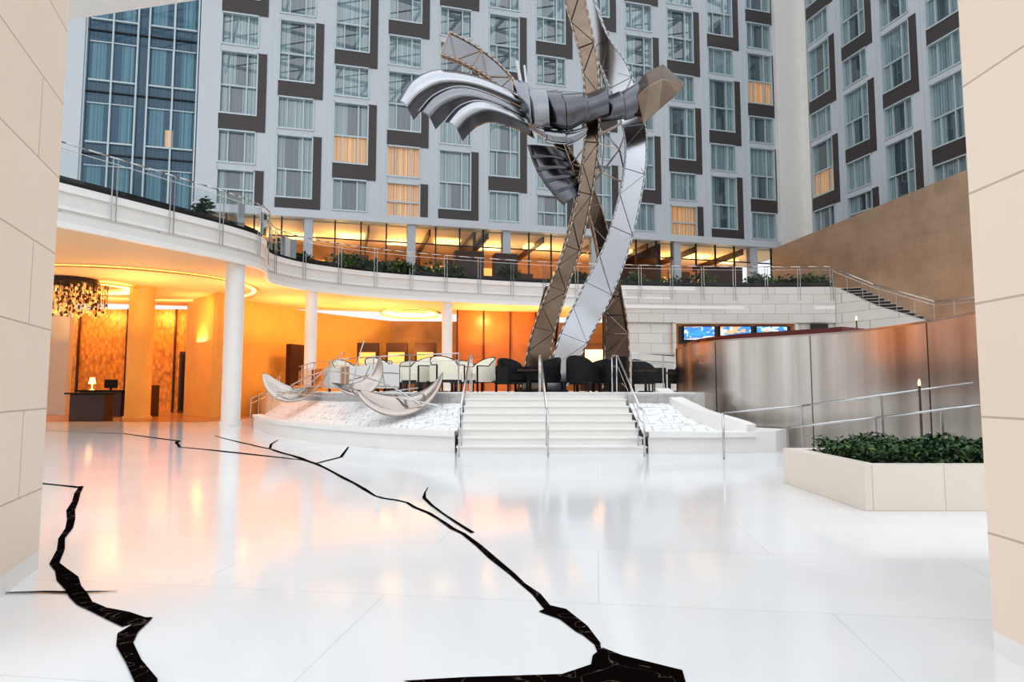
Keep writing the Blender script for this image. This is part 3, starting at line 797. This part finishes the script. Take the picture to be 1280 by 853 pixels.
sheet('hull_plate_2', [(.95,19.8,10.8),(1.6,19.6,10.6),(2.3,19.55,10.55),(2.9,19.6,10.75)], [(1.0,19.5,9.45),(1.7,19.3,9.3),(2.4,19.2,9.55),(3.0,19.3,9.75)], 'dsilver', .35, edge='dsilver', slats=3, amp=.12)
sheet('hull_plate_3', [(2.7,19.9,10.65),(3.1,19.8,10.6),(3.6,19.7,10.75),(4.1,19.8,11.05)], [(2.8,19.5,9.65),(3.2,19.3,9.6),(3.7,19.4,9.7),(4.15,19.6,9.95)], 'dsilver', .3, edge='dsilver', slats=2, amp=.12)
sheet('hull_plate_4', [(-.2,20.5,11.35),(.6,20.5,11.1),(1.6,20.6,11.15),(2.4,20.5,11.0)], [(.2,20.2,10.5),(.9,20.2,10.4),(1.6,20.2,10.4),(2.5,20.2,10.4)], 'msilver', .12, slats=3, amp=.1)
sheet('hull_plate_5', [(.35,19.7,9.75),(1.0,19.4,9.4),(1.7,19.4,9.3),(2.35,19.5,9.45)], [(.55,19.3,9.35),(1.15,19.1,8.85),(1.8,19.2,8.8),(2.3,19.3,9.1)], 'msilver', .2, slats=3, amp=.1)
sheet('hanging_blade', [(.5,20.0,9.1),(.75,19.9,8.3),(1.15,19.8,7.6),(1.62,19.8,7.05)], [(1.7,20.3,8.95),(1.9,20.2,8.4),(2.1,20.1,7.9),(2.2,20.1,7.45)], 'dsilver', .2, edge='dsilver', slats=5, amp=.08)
# right wing : two angular folded fins meeting on a diagonal crease
b = MB('right_wing')
o_ = Vector((0,0,0))
T = [Vector(p) for p in ((3.85,19.7,10.75),(4.25,19.5,11.25),(4.75,19.4,11.45),(5.45,19.5,10.85))]
Cx = [Vector(p) for p in ((3.9,19.2,10.35),(4.2,18.95,10.55),(4.6,18.9,10.75),(5.35,19.3,10.75))]
Bm = [Vector(p) for p in ((3.95,19.5,9.75),(4.1,19.35,9.55),(4.55,19.3,9.95),(5.2,19.4,10.55))]
b.loft([T, Cx], 'xbronze', smooth=False); b.loft([Cx, Bm], 'dbronze', smooth=False)
b.build(sc, solid=.03)
g = MB('right_wing_edge')
for row in (T, Cx, Bm): g.pipe(row, .018, 'bronze', 5)
for i in range(4): g.pipe([T[i], Cx[i], Bm[i]], .014, 'bronze', 4)
for i in range(3):
    for (p, q) in ((T, Cx), (Cx, Bm)): g.pipe([(p[i]+p[i+1])/2, (q[i]+q[i+1])/2], .009, 'xbronze', 4)
g.build(sc)
ribbon('outrigger_truss', [(-2.15,19.8,12.4),(-1.5,19.9,12.15),(-.8,20,11.75),(-.2,20,11.2),(.3,20,10.6)], [.8,.7,.6,.5,.35], .3, 'msilver','bronze', [0,0,0,0,0], .04, n=4, cells=3)
b = MB('spikes_and_struts')
b.tube((.35,20,10.8),(.15,20,11.9),.06,'silver'); b.tube((.5,20,10.8),(.4,20,11.75),.04,'silver')
nodes = [(1.5,20.4,9.9),(2.6,20.8,9.6),(3.6,20.9,9.3),(2.0,20.9,8.8),(3.0,20.9,8.5),(3.8,20.6,8.0),(2.3,20.5,10.6),(3.3,20.8,10.9),(2.9,20.3,11.8),(3.9,20.5,10.2),(2.2,20.6,7.6),(3.1,21,9.9),(1.1,20.6,10.4)]
for i in range(len(nodes)):
    for j in range(i+1,len(nodes)):
        if (Vector(nodes[i])-Vector(nodes[j])).length < 1.5: b.tube(nodes[i],nodes[j],.03,random.choice(['silver','silver','bronze']))
b.build(sc)
b = MB('base_plate'); b.box((1.25,19.6,1.23),(.9,.5,.06),'lframe'); b.box((.7,20.6,1.23),(1.2,.7,.06),'lframe'); b.box((3.4,21,1.23),(1.1,.7,.06),'lframe'); b.build(sc)

# ------------------------------------------------------------ fountain sculpture
fs = empty('fountain_sculpture')
def crescent(name, cx, cy, cz, R, a0, a1, w, rz):
    b = MB(name); n = 28; rows = [[] for _ in range(5)]
    Rz = Matrix.Rotation(rz,3,'Z')
    for i in range(n+1):
        t = i/n; a = math.radians(a0+(a1-a0)*t); ww = w*max(0, math.sin(math.pi*t**.8))**.75
        for j in range(5):
            f = j/4
            r = R-ww*.8*f; y = -ww*.45+ww*.9*f+.18*ww*math.sin(math.pi*f)
            rows[j].append(Vector((cx,cy,cz))+Rz@Vector((r*math.cos(a), y, r*math.sin(a))))
    b.loft(rows, 'warmsilver'); return b.build(fs, solid=.03)
crescent('crescent_1', -2.65,14.9,1.70,1.05,205,358,.60,.1)
crescent('crescent_2', -3.95,16.1,1.85,.75,215,385,.40,.7)
crescent('crescent_3', -6.3,18.6,1.95,1.05,190,352,.52,-.2)
b = MB('metal_rods')
for pts in ([(-6.9,18.4,1.0),(-5.6,17.6,1.35),(-3.9,16.0,1.25),(-1.6,14.3,.9)],[(-6.5,18.9,1.4),(-5.0,17.2,1.75),(-3.2,15.6,1.45),(-2.1,14.6,.95)],[(-6.2,18.2,1.0),(-4.8,17.5,2.1),(-4.6,17.5,2.3)],[(-4.3,17.0,1.1),(-4.1,17.2,2.2),(-4.0,17.3,2.6)],[(-6.8,18.6,1.2),(-4.5,16.5,1.1),(-2.2,15.0,1.3)]):
    b.pipe(cr([*pts],6), .018, 'chrome', 6)
b.build(fs)

# ------------------------------------------------------------ lights
def area(name, loc, size, power, col, rot=(0,0,0)):
    L = bpy.data.lights.new(name,'AREA'); L.shape = 'DISK'; L.energy = power; L.color = col; L.size = size
    o = bpy.data.objects.new(name, L); o.location = loc; o.rotation_euler = rot; scene.collection.objects.link(o); return o
W = (1,.49,.15); UP = (math.pi,0,0)
for (x,y,z,p) in ((-19.5,26,3.6,120),(-15,25.5,3.6,120),(-21,31,3.6,140),(-15,31,3.6,140),(-11.3,27,3.8,80),(-11,32,3.6,110),(-7.5,34,3.4,130),(-6,38.5,3.4,210),(-1.5,35.2,3.8,110),(1.8,35.2,3.8,90),(5.5,38.5,3.4,190)):
    area('lobby_ceiling_fill', (x,y,z), 1.2, p, W, UP)  # added unseen lights floating below the ceiling for warm indirect glow
for x in (-26,-23,-20,-18):
    area('gold_wall_fill', (x,34.4,5.5), .8, 90, W, (math.radians(40),0,0))  # added hidden fill lights that brighten the gold wall
area('alcove_fill', (-15.2,29.2,5.4), .6, 50, W, (math.radians(40),0,0))  # both alcove lights are added fill without a fixture
area('alcove_fill', (-9.5,33.5,5.4), .6, 100, W, (math.radians(40),0,math.radians(30)))
area('panel_fill', (-1,35,5.4), .6, 80, W, (math.radians(40),0,0))  # unseen fill put in to brighten the orange panels
for t in (0,4,8,14,18,22,27,31):
    area('restaurant_fill', FA.p(t,-3.5,9.4), 1.2, 90, (1,.56,.2), UP)  # invented fill in the restaurant, pointed up to stay out of floor reflections
area('stair_wall_light', (20.9,31.6,4.3), .5, 110, (1,.55,.25), (math.radians(120),0,math.radians(-60)))

w = bpy.data.worlds.new('overcast_sky'); scene.world = w; w.use_nodes = True
n, l = w.node_tree.nodes, w.node_tree.links
bg = n['Background']; bg.inputs[1].default_value = 1.0
tc = n.new('ShaderNodeTexCoord'); sp = n.new('ShaderNodeSeparateXYZ'); l.new(tc.outputs['Generated'], sp.inputs[0])
rp = n.new('ShaderNodeValToRGB'); rp.color_ramp.elements[0].position = 0; rp.color_ramp.elements[0].color = (.68,.68,.68,1)
rp.color_ramp.elements[1].position = .7; rp.color_ramp.elements[1].color = (1.48,1.56,1.65,1)
l.new(sp.outputs[2], rp.inputs[0]); l.new(rp.outputs[0], bg.inputs[0])

cam = bpy.data.cameras.new('camera'); cam.lens = 22.5; cam.sensor_width = 36; cam.clip_end = 300
co = bpy.data.objects.new('camera', cam); co.location = (0,0,1.25); co.rotation_euler = (math.radians(90+4.4),0,0)
scene.collection.objects.link(co); scene.camera = co
